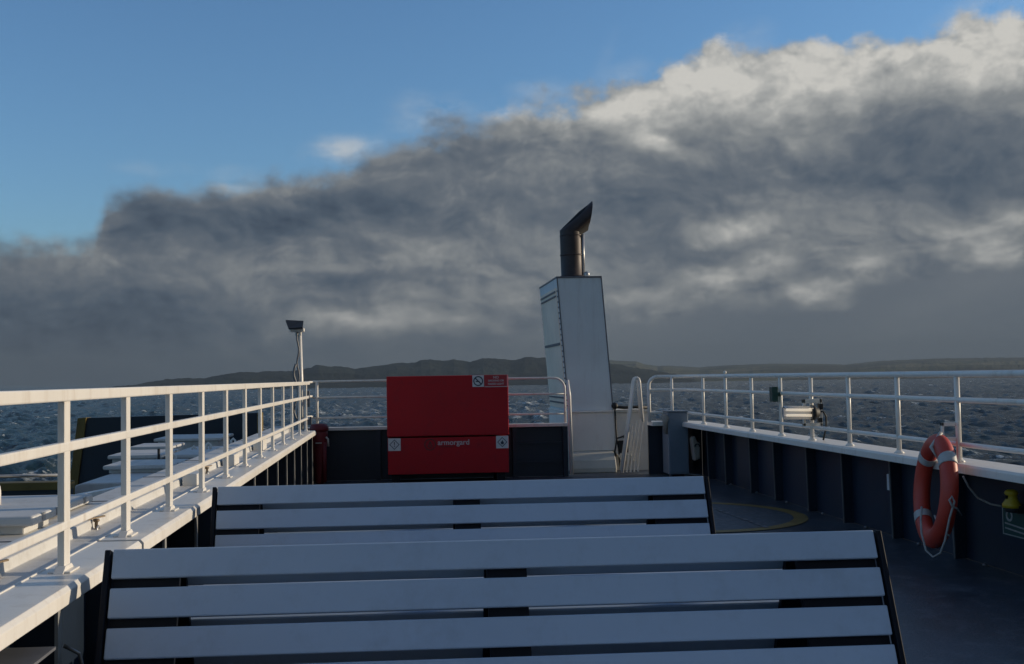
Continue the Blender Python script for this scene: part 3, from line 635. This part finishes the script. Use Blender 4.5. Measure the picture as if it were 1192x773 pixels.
# ================================================================== SEA
def wave_field(X, Y):
    rng = np.random.RandomState(3); Z = np.zeros_like(X)
    for i in range(46):
        lam = 2.2*(1.085**i); k = 2*np.pi/lam
        th = math.radians(205)+rng.normal()*.55
        amp = .019*lam**.90*(1 if lam < 15 else (15/lam)**1.4)
        ph = rng.uniform(0, 2*np.pi)
        dist = np.hypot(X, Y); fade = np.clip((lam*260-dist)/(lam*130), 0, 1)
        s = np.sin(k*(X*math.cos(th)+Y*math.sin(th))+ph)
        Z += amp*fade*(1-2*np.abs(np.sin((k*(X*math.cos(th)+Y*math.sin(th))+ph)/2))**1.0 if i % 3 == 0 else s)
    return Z
def sea():
    az = np.concatenate([np.linspace(-math.pi, -.62, 60)[:-1], np.linspace(-.62, .82, 1150), np.linspace(.82, math.pi, 60)[1:]])
    r = [3.0, 20, 40]; 
    while r[-1] < 2600: r.append(r[-1]*1.0062 if r[-1] > 60 else r[-1]+6)
    while r[-1] < 60000: r.append(r[-1]*1.25)
    r = np.array(r); A, Rr = np.meshgrid(az, r)
    X = Rr*np.sin(A); Y = Rr*np.cos(A); Z = wave_field(X, Y)
    Z *= np.clip((9000-Rr)/4000, 0, 1)
    nr_, na = X.shape
    co = np.stack([X, Y, Z+SEA], -1).reshape(-1, 3).astype(np.float32)
    i, j = np.meshgrid(np.arange(nr_-1), np.arange(na-1), indexing='ij')
    a = (i*na+j).ravel(); F_ = np.stack([a, a+na, a+na+1, a+1], 1).astype(np.int32)[:, ::-1]
    me = bpy.data.meshes.new('sea'); me.vertices.add(len(co)); me.vertices.foreach_set('co', co.ravel())
    me.loops.add(F_.size); me.loops.foreach_set('vertex_index', F_.ravel().copy()); me.polygons.add(len(F_))
    me.polygons.foreach_set('loop_start', np.arange(0, F_.size, 4, dtype=np.int32)); me.polygons.foreach_set('use_smooth', np.ones(len(F_), bool))
    me.update(calc_edges=True)
    o = bpy.data.objects.new('sea', me); C.objects.link(o)
    m = bpy.data.materials.new('sea_water'); m.use_nodes = True; nt = m.node_tree; L = nt.links.new; p = nt.nodes['Principled BSDF']
    g = N(nt, 'ShaderNodeNewGeometry')
    def noise(sc, det, ro, stretch=(1, 1, 1), rot=0):
        mp = N(nt, 'ShaderNodeMapping'); mp.inputs['Scale'].default_value = stretch; mp.inputs['Rotation'].default_value = (0, 0, rot); L(g.outputs['Position'], mp.inputs[0])
        n = N(nt, 'ShaderNodeTexNoise'); n.inputs['Scale'].default_value = sc; n.inputs['Detail'].default_value = det; n.inputs['Roughness'].default_value = ro; L(mp.outputs[0], n.inputs['Vector']); return n.outputs[0]
    def mr(src, a, b, c=0, d=1):
        q = N(nt, 'ShaderNodeMapRange'); q.inputs[1].default_value = a; q.inputs[2].default_value = b; q.inputs[3].default_value = c; q.inputs[4].default_value = d; L(src, q.inputs[0]); return q.outputs[0]
    def mul(a, b, op='MULTIPLY'):
        q = N(nt, 'ShaderNodeMath', operation=op); L(a, q.inputs[0]); 
        if isinstance(b, (int, float)): q.inputs[1].default_value = b
        else: L(b, q.inputs[1])
        return q.outputs[0]
    w1 = noise(.8, 8, .7, (1, .5, 1), .5); w2 = noise(.12, 5, .6, (1, .6, 1), .5)
    bp = N(nt, 'ShaderNodeBump'); bp.inputs['Strength'].default_value = 1; bp.inputs['Distance'].default_value = .75; L(w1, bp.inputs['Height']); L(bp.outputs[0], p.inputs['Normal'])
    sep = N(nt, 'ShaderNodeSeparateXYZ'); L(g.outputs['Position'], sep.inputs[0])
    h = mr(sep.outputs[2], SEA-.1, SEA+.5, .35, 1)
    f2 = mr(noise(.9, 5, .7), .40, .58)
    zx = mul(mr(sep.outputs[0], -90, -30), mr(sep.outputs[0], 160, 90)); zy = mul(mr(sep.outputs[1], 330, 430), mr(sep.outputs[1], 760, 600))
    wash = mul(mul(zx, zy), .10)
    f1 = mr(mul(noise(.17, 6, .70, (1, .5, 1), .5), wash, 'ADD'), .592, .622)
    foam = mul(mul(f1, h), f2)
    foam = mul(foam, 1.0, 'MINIMUM')
    # wash thrown up ahead of the ship
    mx = N(nt, 'ShaderNodeMix', data_type='RGBA'); mx.inputs[6].default_value = (.002, .015, .020, 1); mx.inputs[7].default_value = (.74, .77, .76, 1); L(foam, mx.inputs[0]); L(mx.outputs[2], p.inputs['Base Color'])
    rg = mr(foam, 0, 1, .16, .8); L(rg, p.inputs['Roughness']); p.inputs['IOR'].default_value = 1.333; p.inputs['Specular IOR Level'].default_value = .15
    me.materials.append(m); struct(o, label='dark choppy sea with scattered whitecaps')
sea()

# ================================================================== FAR LAND
def vnoise(x, y, seed):
    rng = np.random.RandomState(seed); T = rng.rand(256, 256)
    xi = np.floor(x).astype(int); yi = np.floor(y).astype(int); fx = x-xi; fy = y-yi; fx = fx*fx*(3-2*fx); fy = fy*fy*(3-2*fy)
    g = lambda a, b: T[a % 256, b % 256]
    return (g(xi, yi)*(1-fx)+g(xi+1, yi)*fx)*(1-fy)+(g(xi, yi+1)*(1-fx)+g(xi+1, yi+1)*fx)*fy
def fbm(x, y, o, seed): return sum(vnoise(x*2**k, y*2**k, seed+k)/2**k for k in range(o))/sum(1/2**k for k in range(o))
def px_az(x): return math.atan((x-541)/1250)+YAW
def px_el(x, y): return (441-.016*(x-463)-y)/1250
def land(name, prof, r0, rr, r1, mat, label, rough=1.0, seed=1):
    xs = np.array([p[0] for p in prof], float); el = np.array([px_el(*p) for p in prof])
    azs = np.array([px_az(x) for x in xs]); az = np.linspace(azs[0], azs[-1], 1400)
    e = np.interp(az, azs, el); r = np.concatenate([np.linspace(r0, rr, 34), np.linspace(rr, r1, 8)[1:]])
    A, Rr = np.meshgrid(az, r); E = np.meshgrid(e, r)[0]
    Hr = E*rr*np.sqrt(1+0*E)+EYE                 # ridge height above deck level zero
    t = np.clip((Rr-r0)/(rr-r0), 0, 1); back = np.clip((Rr-rr)/(r1-rr), 0, 1)
    X = Rr*np.sin(A); Y = Rr*np.cos(A)
    s = (t**.75)*(.78+.22*t)
    s = s*(1-back**1.5)
    end = np.clip(np.minimum(A-az[0], az[-1]-A)/.012, 0, 1)
    Z = SEA-1.0+(Hr-SEA+1)*s*1.0
    n = fbm(X/140+40, Y/140+40, 5, seed)-.5
    Z += n*(Hr-SEA)*.40*np.sin(np.pi*np.clip(t, 0, 1))*(1-back)
    tr = fbm(X/11+9, Y/11+9, 3, seed+9)-.45
    Z += tr*6.0*rough*np.clip(t*4, 0, 1)*(1-back)
    Z = np.where(end < 1, (Z-SEA+1)*end+SEA-1, Z)
    na = len(az); nr_ = len(r); co_ = np.stack([X, Y, Z], -1).reshape(-1, 3).astype(np.float32)
    i, j = np.meshgrid(np.arange(nr_-1), np.arange(na-1), indexing='ij'); a = (i*na+j).ravel()
    F_ = np.stack([a, a+1, a+na+1, a+na], 1)
    me = bpy.data.meshes.new(name); me.from_pydata(co_.tolist(), [], F_.tolist()); me.polygons.foreach_set('use_smooth', np.ones(len(F_), bool)); me.update()
    o = bpy.data.objects.new(name, me); C.objects.link(o); me.materials.append(mat); struct(o, label=label)
def land_mat(name, c1, c2, c3, sc):
    m = bpy.data.materials.new(name); m.use_nodes = True; nt = m.node_tree; L = nt.links.new; p = nt.nodes['Principled BSDF']; p.inputs['Roughness'].default_value = .95; p.inputs['Specular IOR Level'].default_value = .1
    g = N(nt, 'ShaderNodeNewGeometry')
    v = N(nt, 'ShaderNodeTexVoronoi'); v.inputs['Scale'].default_value = sc; L(g.outputs['Position'], v.inputs['Vector'])
    n = N(nt, 'ShaderNodeTexNoise'); n.inputs['Scale'].default_value = sc*4; n.inputs['Detail'].default_value = 6; L(g.outputs['Position'], n.inputs['Vector'])
    cr = N(nt, 'ShaderNodeValToRGB'); e = cr.color_ramp.elements; e[0].color = c1; e[1].color = c2; e.new(.55).color = c3; e[0].position = .25; e[-1].position = .8
    sepc = N(nt, 'ShaderNodeSeparateColor'); L(v.outputs['Color'], sepc.inputs[0])
    ad = N(nt, 'ShaderNodeMath', operation='ADD'); L(sepc.outputs[0], ad.inputs[0]); L(n.outputs[0], ad.inputs[1])
    hf = N(nt, 'ShaderNodeMath', operation='MULTIPLY'); hf.inputs[1].default_value = .5; L(ad.outputs[0], hf.inputs[0]); L(hf.outputs[0], cr.inputs[0]); L(cr.outputs[0], p.inputs['Base Color'])
    return m
wood = land_mat('wooded_slopes', (.009, .014, .013, 1), (.024, .032, .024, 1), (.013, .019, .017, 1), .01)
farm = land_mat('hazed_pasture', (.045, .045, .034, 1), (.16, .14, .09, 1), (.09, .095, .05, 1), .004)  # pasture tones raised so the colour carries part of the haze
prof_l = [(40, 458), (120, 452), (160, 447.5), (176, 445), (188, 442.8), (205, 441), (220.5, 439.8), (236.6, 441), (246.7, 438.2), (262, 436), (277, 434), (307, 433), (341, 432), (353, 430), (369.5, 425.7), (380, 426.4), (402, 427.5), (412.7, 430), (423.7, 427.5), (443, 425.7), (460.7, 423), (482.6, 422.7), (489, 419.8), (500, 418.3), (513, 420.3), (528, 418.7), (546, 421.3), (561, 417), (576, 417.6), (594, 419.8), (611, 416.6), (631, 416.6), (660, 419), (690, 420.5), (715, 424), (750, 430), (790, 437), (820, 444)]
land('hills', prof_l, 1950, 2350, 2900, wood, 'dark wooded hills on the left across the water', .9, 1)
prof_r = [(600, 436), (640, 424), (700, 419.5), (715, 420), (740, 421), (748, 424), (764.5, 426.5), (772.6, 425.7), (797, 427), (813, 428), (841, 426), (891, 424), (940, 424), (982, 425), (1025, 421), (1088, 418.7), (1150, 418), (1192, 417.7), (1300, 416), (1400, 420), (1500, 430), (1560, 440)]
land('far_hills', prof_r, 2150, 4700, 5600, farm, 'hazy brown and green farmland along the right shore', .7, 21)

# haze over the whole view
def haze():
    m = MB(); m.box(-7200, 7200, -2500, 7600, SEA-2.5, 190); o = m.build('haze', 'hull')
    mt = bpy.data.materials.new('sea_haze'); mt.use_nodes = True; nt = mt.node_tree; nt.nodes.remove(nt.nodes['Principled BSDF'])
    pv = N(nt, 'ShaderNodeVolumePrincipled'); pv.inputs['Density'].default_value = HZ; pv.inputs['Color'].default_value = HC
    pv.inputs['Anisotropy'].default_value = 0
    nt.links.new(pv.outputs[0], nt.nodes['Material Output'].inputs['Volume'])
    o.data.materials.clear(); o.data.materials.append(mt); struct(o, 'stuff', 'thin grey sea haze'); o['category'] = 'haze'
HZ = 1.9e-4; HC = (.25, .31, .375, 1)
haze()

# ================================================================== LIGHT AND SKY
SUN_AZ = math.radians(83); SUN_EL = math.radians(11.5)
sd = Vector((math.sin(SUN_AZ)*math.cos(SUN_EL), math.cos(SUN_AZ)*math.cos(SUN_EL), math.sin(SUN_EL)))
sl = bpy.data.lights.new('sun', 'SUN'); sl.energy = 4.2; sl.angle = math.radians(.6); sl.color = (1, .84, .62)
so = bpy.data.objects.new('sun', sl); C.objects.link(so); so.rotation_euler = sd.to_track_quat('Z', 'Y').to_euler()
W = bpy.data.worlds.new('World'); S.world = W; W.use_nodes = True; nt = W.node_tree; L = nt.links.new
bg = nt.nodes['Background']; STR = .10; bg.inputs[1].default_value = STR
sky = N(nt, 'ShaderNodeTexSky'); sky.sky_type = 'NISHITA'; sky.sun_disc = False; sky.sun_elevation = SUN_EL; sky.sun_rotation = SUN_AZ
sky.altitude = 0; sky.air_density = 1.0; sky.dust_density = .4; sky.ozone_density = 2.0
tint = N(nt, 'ShaderNodeVectorMath', operation='MULTIPLY'); tint.inputs[1].default_value = (1.0, 1.36, 1.70); L(sky.outputs[0], tint.inputs[0])
tc = N(nt, 'ShaderNodeTexCoord'); sep = N(nt, 'ShaderNodeSeparateXYZ'); L(tc.outputs['Generated'], sep.inputs[0])
def mth(op, a, b=None, c=None, clamp=False):
    n = N(nt, 'ShaderNodeMath', operation=op); n.use_clamp = clamp
    for k, v in enumerate((a, b, c)):
        if v is None: continue
        if isinstance(v, (int, float)): n.inputs[k].default_value = v
        else: L(v, n.inputs[k])
    return n.outputs[0]
def mrange(s, a, b, c=0., d=1., smooth=False):
    n = N(nt, 'ShaderNodeMapRange'); n.interpolation_type = 'SMOOTHSTEP' if smooth else 'LINEAR'
    L(s, n.inputs[0])
    for k, v in zip((1, 2, 3, 4), (a, b, c, d)): n.inputs[k].default_value = v
    return n.outputs[0]
U0 = mth('ARCTAN2', sep.outputs[0], sep.outputs[1]); V0 = mth('ARCSINE', sep.outputs[2])
# work in "photo-like" angular units so that cloud shapes are easy to describe: 1 unit = 1000 px of view angle
Uu = mth('MULTIPLY', U0, 1.25); Vv = mth('MULTIPLY', V0, 1.25)
cmb = N(nt, 'ShaderNodeCombineXYZ'); L(Uu, cmb.inputs[0]); L(Vv, cmb.inputs[1])
UV = cmb.outputs[0]
def wnoise(scale, det, ro, stretch=(1, 1, 1), off=(0, 0, 0), col=False, src=None, dist=0):
    mp = N(nt, 'ShaderNodeMapping'); mp.inputs['Scale'].default_value = stretch; mp.inputs['Location'].default_value = off; L(src or UV, mp.inputs[0])
    n = N(nt, 'ShaderNodeTexNoise'); n.inputs['Scale'].default_value = scale; n.inputs['Detail'].default_value = det; n.inputs['Roughness'].default_value = ro; n.inputs['Distortion'].default_value = dist
    L(mp.outputs[0], n.inputs['Vector']); return n.outputs[1 if col else 0]
# domain warp
wc = wnoise(6.0, 4, .5, (1, 1.4, 1), (3, 1, 0), True)
wv = N(nt, 'ShaderNodeVectorMath', operation='SUBTRACT'); L(wc, wv.inputs[0]); wv.inputs[1].default_value = (.5, .5, .5)
ws = N(nt, 'ShaderNodeVectorMath', operation='SCALE'); L(wv.outputs[0], ws.inputs[0]); ws.inputs['Scale'].default_value = .085
wa = N(nt, 'ShaderNodeVectorMath', operation='ADD'); L(UV, wa.inputs[0]); L(ws.outputs[0], wa.inputs[1]); WUV = wa.outputs[0]
def PU(x, y): return px_az(x)*1.25, math.atan(px_el(x, y)*math.cos(px_az(x)-YAW))*1.25
# cloud-top line
curve = N(nt, 'ShaderNodeFloatCurve'); cm = curve.mapping.curves[0]
pts = [(-400, 300), (-150, 285), (0, 271), (95, 268), (112, 262), (126, 228), (200, 212), (300, 203), (390, 185), (450, 160), (520, 138), (600, 118), (700, 98), (790, 66), (900, 44), (980, 50), (1045, 26), (1120, 22), (1192, 8), (1400, -60)]
UA, UB = -.9, 1.1
VA = .45
P_ = []
for x, y in pts:
    u, v = PU(x, y); P_.append(((u-UA)/(UB-UA), v/VA))
cm.points[0].location = (0, P_[0][1]); cm.points[1].location = (1, min(1, P_[-1][1]))
for q in P_: 
    if 0.01 < q[0] < .99: cm.points.new(q[0], min(q[1], 1))
for q in cm.points: q.handle_type = 'AUTO'
curve.mapping.update()
sw = N(nt, 'ShaderNodeSeparateXYZ'); L(WUV, sw.inputs[0])
L(mrange(mth('ADD', mth('MULTIPLY', Uu, .6), mth('MULTIPLY', sw.outputs[0], .4)), UA, UB), curve.inputs[1])
top = mth('MULTIPLY', curve.outputs[0], VA)
bill = wnoise(15, 8, .56, (1, 1.25, 1), (0, 0, 0)); billow = mth('SUBTRACT', bill, .5)
big = mth('SUBTRACT', wnoise(6, 3, .5, (1, 1.5, 1), (7, 3, 0)), .5)
depth = mth('ADD', mth('SUBTRACT', top, Vv), mth('ADD', mth('MULTIPLY', billow, .10), mth('MULTIPLY', big, .035)))   # >0 inside cloud
mk = N(nt, 'ShaderNodeMapRange'); mk.interpolation_type = 'SMOOTHSTEP'; L(depth, mk.inputs[0])
rgt = mrange(Uu, .05, .30, smooth=True); L(mth('ADD', -.012, mth('MULTIPLY', rgt, .006)), mk.inputs[1]); L(mth('ADD', .028, mth('MULTIPLY', rgt, -.013)), mk.inputs[2]); mask = mk.outputs[0]
# thin veil patches above the line
def blob(x, y, rx, ry, rot=0, inner=.0, warp=True):
    u, v = PU(x, y)
    mp = N(nt, 'ShaderNodeMapping', vector_type='TEXTURE'); mp.inputs['Location'].default_value = (u, v, 0); mp.inputs['Rotation'].default_value = (0, 0, math.radians(rot)); mp.inputs['Scale'].default_value = (rx/1000, ry/1000, 1)
    L(WUV if warp else UV, mp.inputs[0])
    ln = N(nt, 'ShaderNodeVectorMath', operation='LENGTH'); L(mp.outputs[0], ln.inputs[0])
    return mrange(ln.outputs['Value'], 1.0, inner, smooth=True)
veil = None
for b in ((405, 168, 62, 24, 8, .85), (510, 128, 80, 34, 10, .42), (270, 205, 60, 22, 8, .25), (180, 196, 60, 14, 5, .16), (640, 105, 60, 25, 10, .3), (1160, 15, 90, 30, 20, .5), (720, 85, 50, 24, 20, .35), (860, 60, 70, 26, 20, .35), (700, 60, 40, 15, 60, .10)):
    q = mth('MULTIPLY', blob(*b[:5]), b[5]); veil = q if veil is None else mth('ADD', veil, q)
vt = mrange(wnoise(13, 7, .65, (1, 1.8, 1), (5, 2, 0)), .36, .62); veil = mth('MULTIPLY', veil, vt, clamp=True)
# brightness inside the cloud
lum = mth('ADD', .41, mth('MULTIPLY', mth('SUBTRACT', wnoise(6.0, 7, .52, (1, 2.0, 1), (1, 5, 0), dist=.15), .5), .60))
def add(b, amp):
    global lum
    lum = mth('ADD', lum, mth('MULTIPLY', b, amp))
right = mrange(Uu, .06, .34, smooth=True)
left = mrange(Uu, .02, -.30, smooth=True)
# lit crown along the top edge, strong on the right
crown = mrange(mth('ADD', depth, mth('MULTIPLY', billow, .05)), .14, .0, smooth=True)
add(mth('MULTIPLY', crown, mth('ADD', .10, mth('MULTIPLY', right, .26))), 1.0)
add(mth('MULTIPLY', mth('MULTIPLY', right, crown), billow), 1.3)
for b, amp in (
    (blob(860, 92, 230, 60, 12), .20), (blob(1040, 70, 210, 62, 12), .20), (blob(1190, 60, 140, 56, 10), .20), (blob(690, 128, 150, 36, 12), .22), (blob(760, 108, 100, 34, 15), .16),
    (blob(585, 134, 52, 20, 0), .42), (blob(480, 150, 60, 16, 10), .12), (blob(270, 214, 60, 14, 6), .26), (blob(100, 270, 60, 12, 10), .25), (blob(200, 238, 120, 26, 5), -.10),
    (blob(920, 190, 330, 40, 3), -.12), (blob(1150, 165, 150, 50, 5), -.04), (blob(1090, 135, 60, 26, 5), -.07), (blob(560, 190, 180, 40, 8), -.16),
    (blob(320, 250, 260, 44, 9), -.33), (blob(150, 265, 90, 46, 5), -.22), (blob(775, 168, 70, 18, -20), .34), (blob(600, 228, 130, 26, 3), -.08), (blob(700, 250, 300, 30, 3), -.06),
    (blob(850, 265, 80, 26, 15), .34), (blob(1150, 250, 120, 34, 5), .20), (blob(1000, 250, 200, 40, 0), .16), (blob(1100, 200, 150, 20, 5), -.06), (blob(530, 285, 150, 28, 10), .18), (blob(250, 320, 170, 26, 6), .06), (blob(560, 345, 70, 20, 5), .12), (blob(830, 330, 110, 30, 15), .30), (blob(735, 350, 70, 20, 10), .28), (blob(1010, 310, 60, 16, 10), .16), (blob(700, 390, 60, 14, 0), .12), (blob(930, 300, 150, 26, 5), .12), (blob(1100, 285, 130, 24, 5), .14),
    (blob(260, 330, 150, 40, 0), .06), (blob(450, 382, 190, 26, 3), .42), (blob(330, 385, 200, 40, 0), .03), (blob(410, 335, 110, 22, 5), -.18), (blob(660, 300, 50, 30, 10), .05), (blob(640, 385, 90, 24, 0), .10),
    (blob(60, 370, 260, 110, 0), -.16), (blob(40, 290, 80, 24, 0), -.05), (blob(940, 345, 120, 20, 8), .10)):
    add(b, amp)
# relief: lumps are brighter on the side that faces the low sun on the right
def lumps(sc, off, amt, stretch=(1, 1.5, 1)):
    a_ = wnoise(sc, 8, .56, stretch, (2, 8, 0), src=WUV); b_ = wnoise(sc, 8, .56, stretch, (2-off[0], 8-off[1], 0), src=WUV)
    return mth('MULTIPLY', mth('SUBTRACT', a_, b_), amt)
add(lumps(7, (-.018, -.024), .60), 1.0)
add(lumps(17, (-.008, -.010), .62), 1.0)
bright_ = mth('MAXIMUM', mth('SUBTRACT', lum, .42), 0.0)
add(mth('MULTIPLY', bright_, mth('SUBTRACT', wnoise(24, 8, .58, (1, 1.3, 1), (6, 2, 0)), .5)), 1.5)
# smooth rain-grey slab low on the right
slab_top = mth('ADD', .036, mth('MULTIPLY', Uu, .115))
sl_d = mth('ADD', mth('SUBTRACT', slab_top, Vv), mth('ADD', mth('MULTIPLY', billow, .07), mth('MULTIPLY', big, .05)))
slab = mth('MULTIPLY', mrange(sl_d, -.006, .022, smooth=True), mrange(Uu, .18, .27, smooth=True))
fringe = mth('MULTIPLY', mth('MULTIPLY', mrange(sl_d, -.050, -.006, smooth=True), mrange(Uu, .18, .30, smooth=True)), mrange(wnoise(9, 7, .6, (1, 1.3, 1), (9, 9, 0)), .46, .64, smooth=True))
add(fringe, .26)
low = mrange(Vv, .060, .0, smooth=True)
lum_s = mth('ADD', .38, mth('MULTIPLY', mth('SUBTRACT', wnoise(4, 4, .5, (1, 2.5, 1), (4, 4, 4)), .5), .30))
mixl = N(nt, 'ShaderNodeMix'); L(mth('MAXIMUM', slab, mth('MULTIPLY', low, .70)), mixl.inputs[0]); L(lum, mixl.inputs[2]); L(lum_s, mixl.inputs[3])
lum2 = mth('ADD', mixl.outputs[0], mth('MULTIPLY', mth('MULTIPLY', left, mrange(Vv, .16, .02, smooth=True)), -.22))
cr = N(nt, 'ShaderNodeValToRGB'); L(lum2, cr.inputs[0]); e = cr.color_ramp.elements
stops = [(0, (52, 66, 84)), (.2, (77, 90, 105)), (.4, (104, 112, 121)), (.6, (137, 141, 143)), (.8, (173, 174, 172)), (1, (208, 206, 200))]
def lin(c, k=1.0): q = srgb(*c); return (q[0]*k, q[1]*k, q[2]*k, 1)
CK = 1.0/STR
e[0].position = 0; e[1].position = 1; e[0].color = lin(stops[0][1]); e[1].color = lin(stops[-1][1])
for p_, c in stops[1:-1]: e.new(p_).color = lin(c)
csc = N(nt, 'ShaderNodeVectorMath', operation='SCALE'); L(cr.outputs[0], csc.inputs[0]); csc.inputs['Scale'].default_value = CK
# rest of the sky: cloud only on this side, blue overhead
side = mrange(sep.outputs[1], -.25, .15, smooth=True)
mask = mth('MULTIPLY', mask, side)
# unseen grey cloud added behind the viewer and overhead to cut blue fill light
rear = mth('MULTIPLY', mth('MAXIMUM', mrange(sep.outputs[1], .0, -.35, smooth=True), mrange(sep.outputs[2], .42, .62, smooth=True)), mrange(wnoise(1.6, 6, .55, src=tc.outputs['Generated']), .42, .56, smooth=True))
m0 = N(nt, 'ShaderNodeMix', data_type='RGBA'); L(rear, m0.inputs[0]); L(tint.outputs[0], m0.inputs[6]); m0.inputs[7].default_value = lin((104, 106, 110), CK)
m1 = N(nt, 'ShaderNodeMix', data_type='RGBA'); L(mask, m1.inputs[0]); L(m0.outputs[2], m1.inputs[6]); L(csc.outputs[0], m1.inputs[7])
m2 = N(nt, 'ShaderNodeMix', data_type='RGBA'); L(veil, m2.inputs[0]); L(m1.outputs[2], m2.inputs[6]); m2.inputs[7].default_value = lin((196, 202, 206), CK)
# veil only outside the cloud body
vm_ = mth('MULTIPLY', veil, mth('SUBTRACT', 1.0, mask)); L(vm_, m2.inputs[0])
L(m2.outputs[2], bg.inputs[0])

S.view_settings.view_transform = 'Standard'; S.view_settings.look = 'None'; S.view_settings.exposure = 0; S.view_settings.gamma = 1
S.render.engine = 'CYCLES'; S.cycles.use_denoising = True
S.cycles.volume_bounces = 1; S.cycles.max_bounces = 8
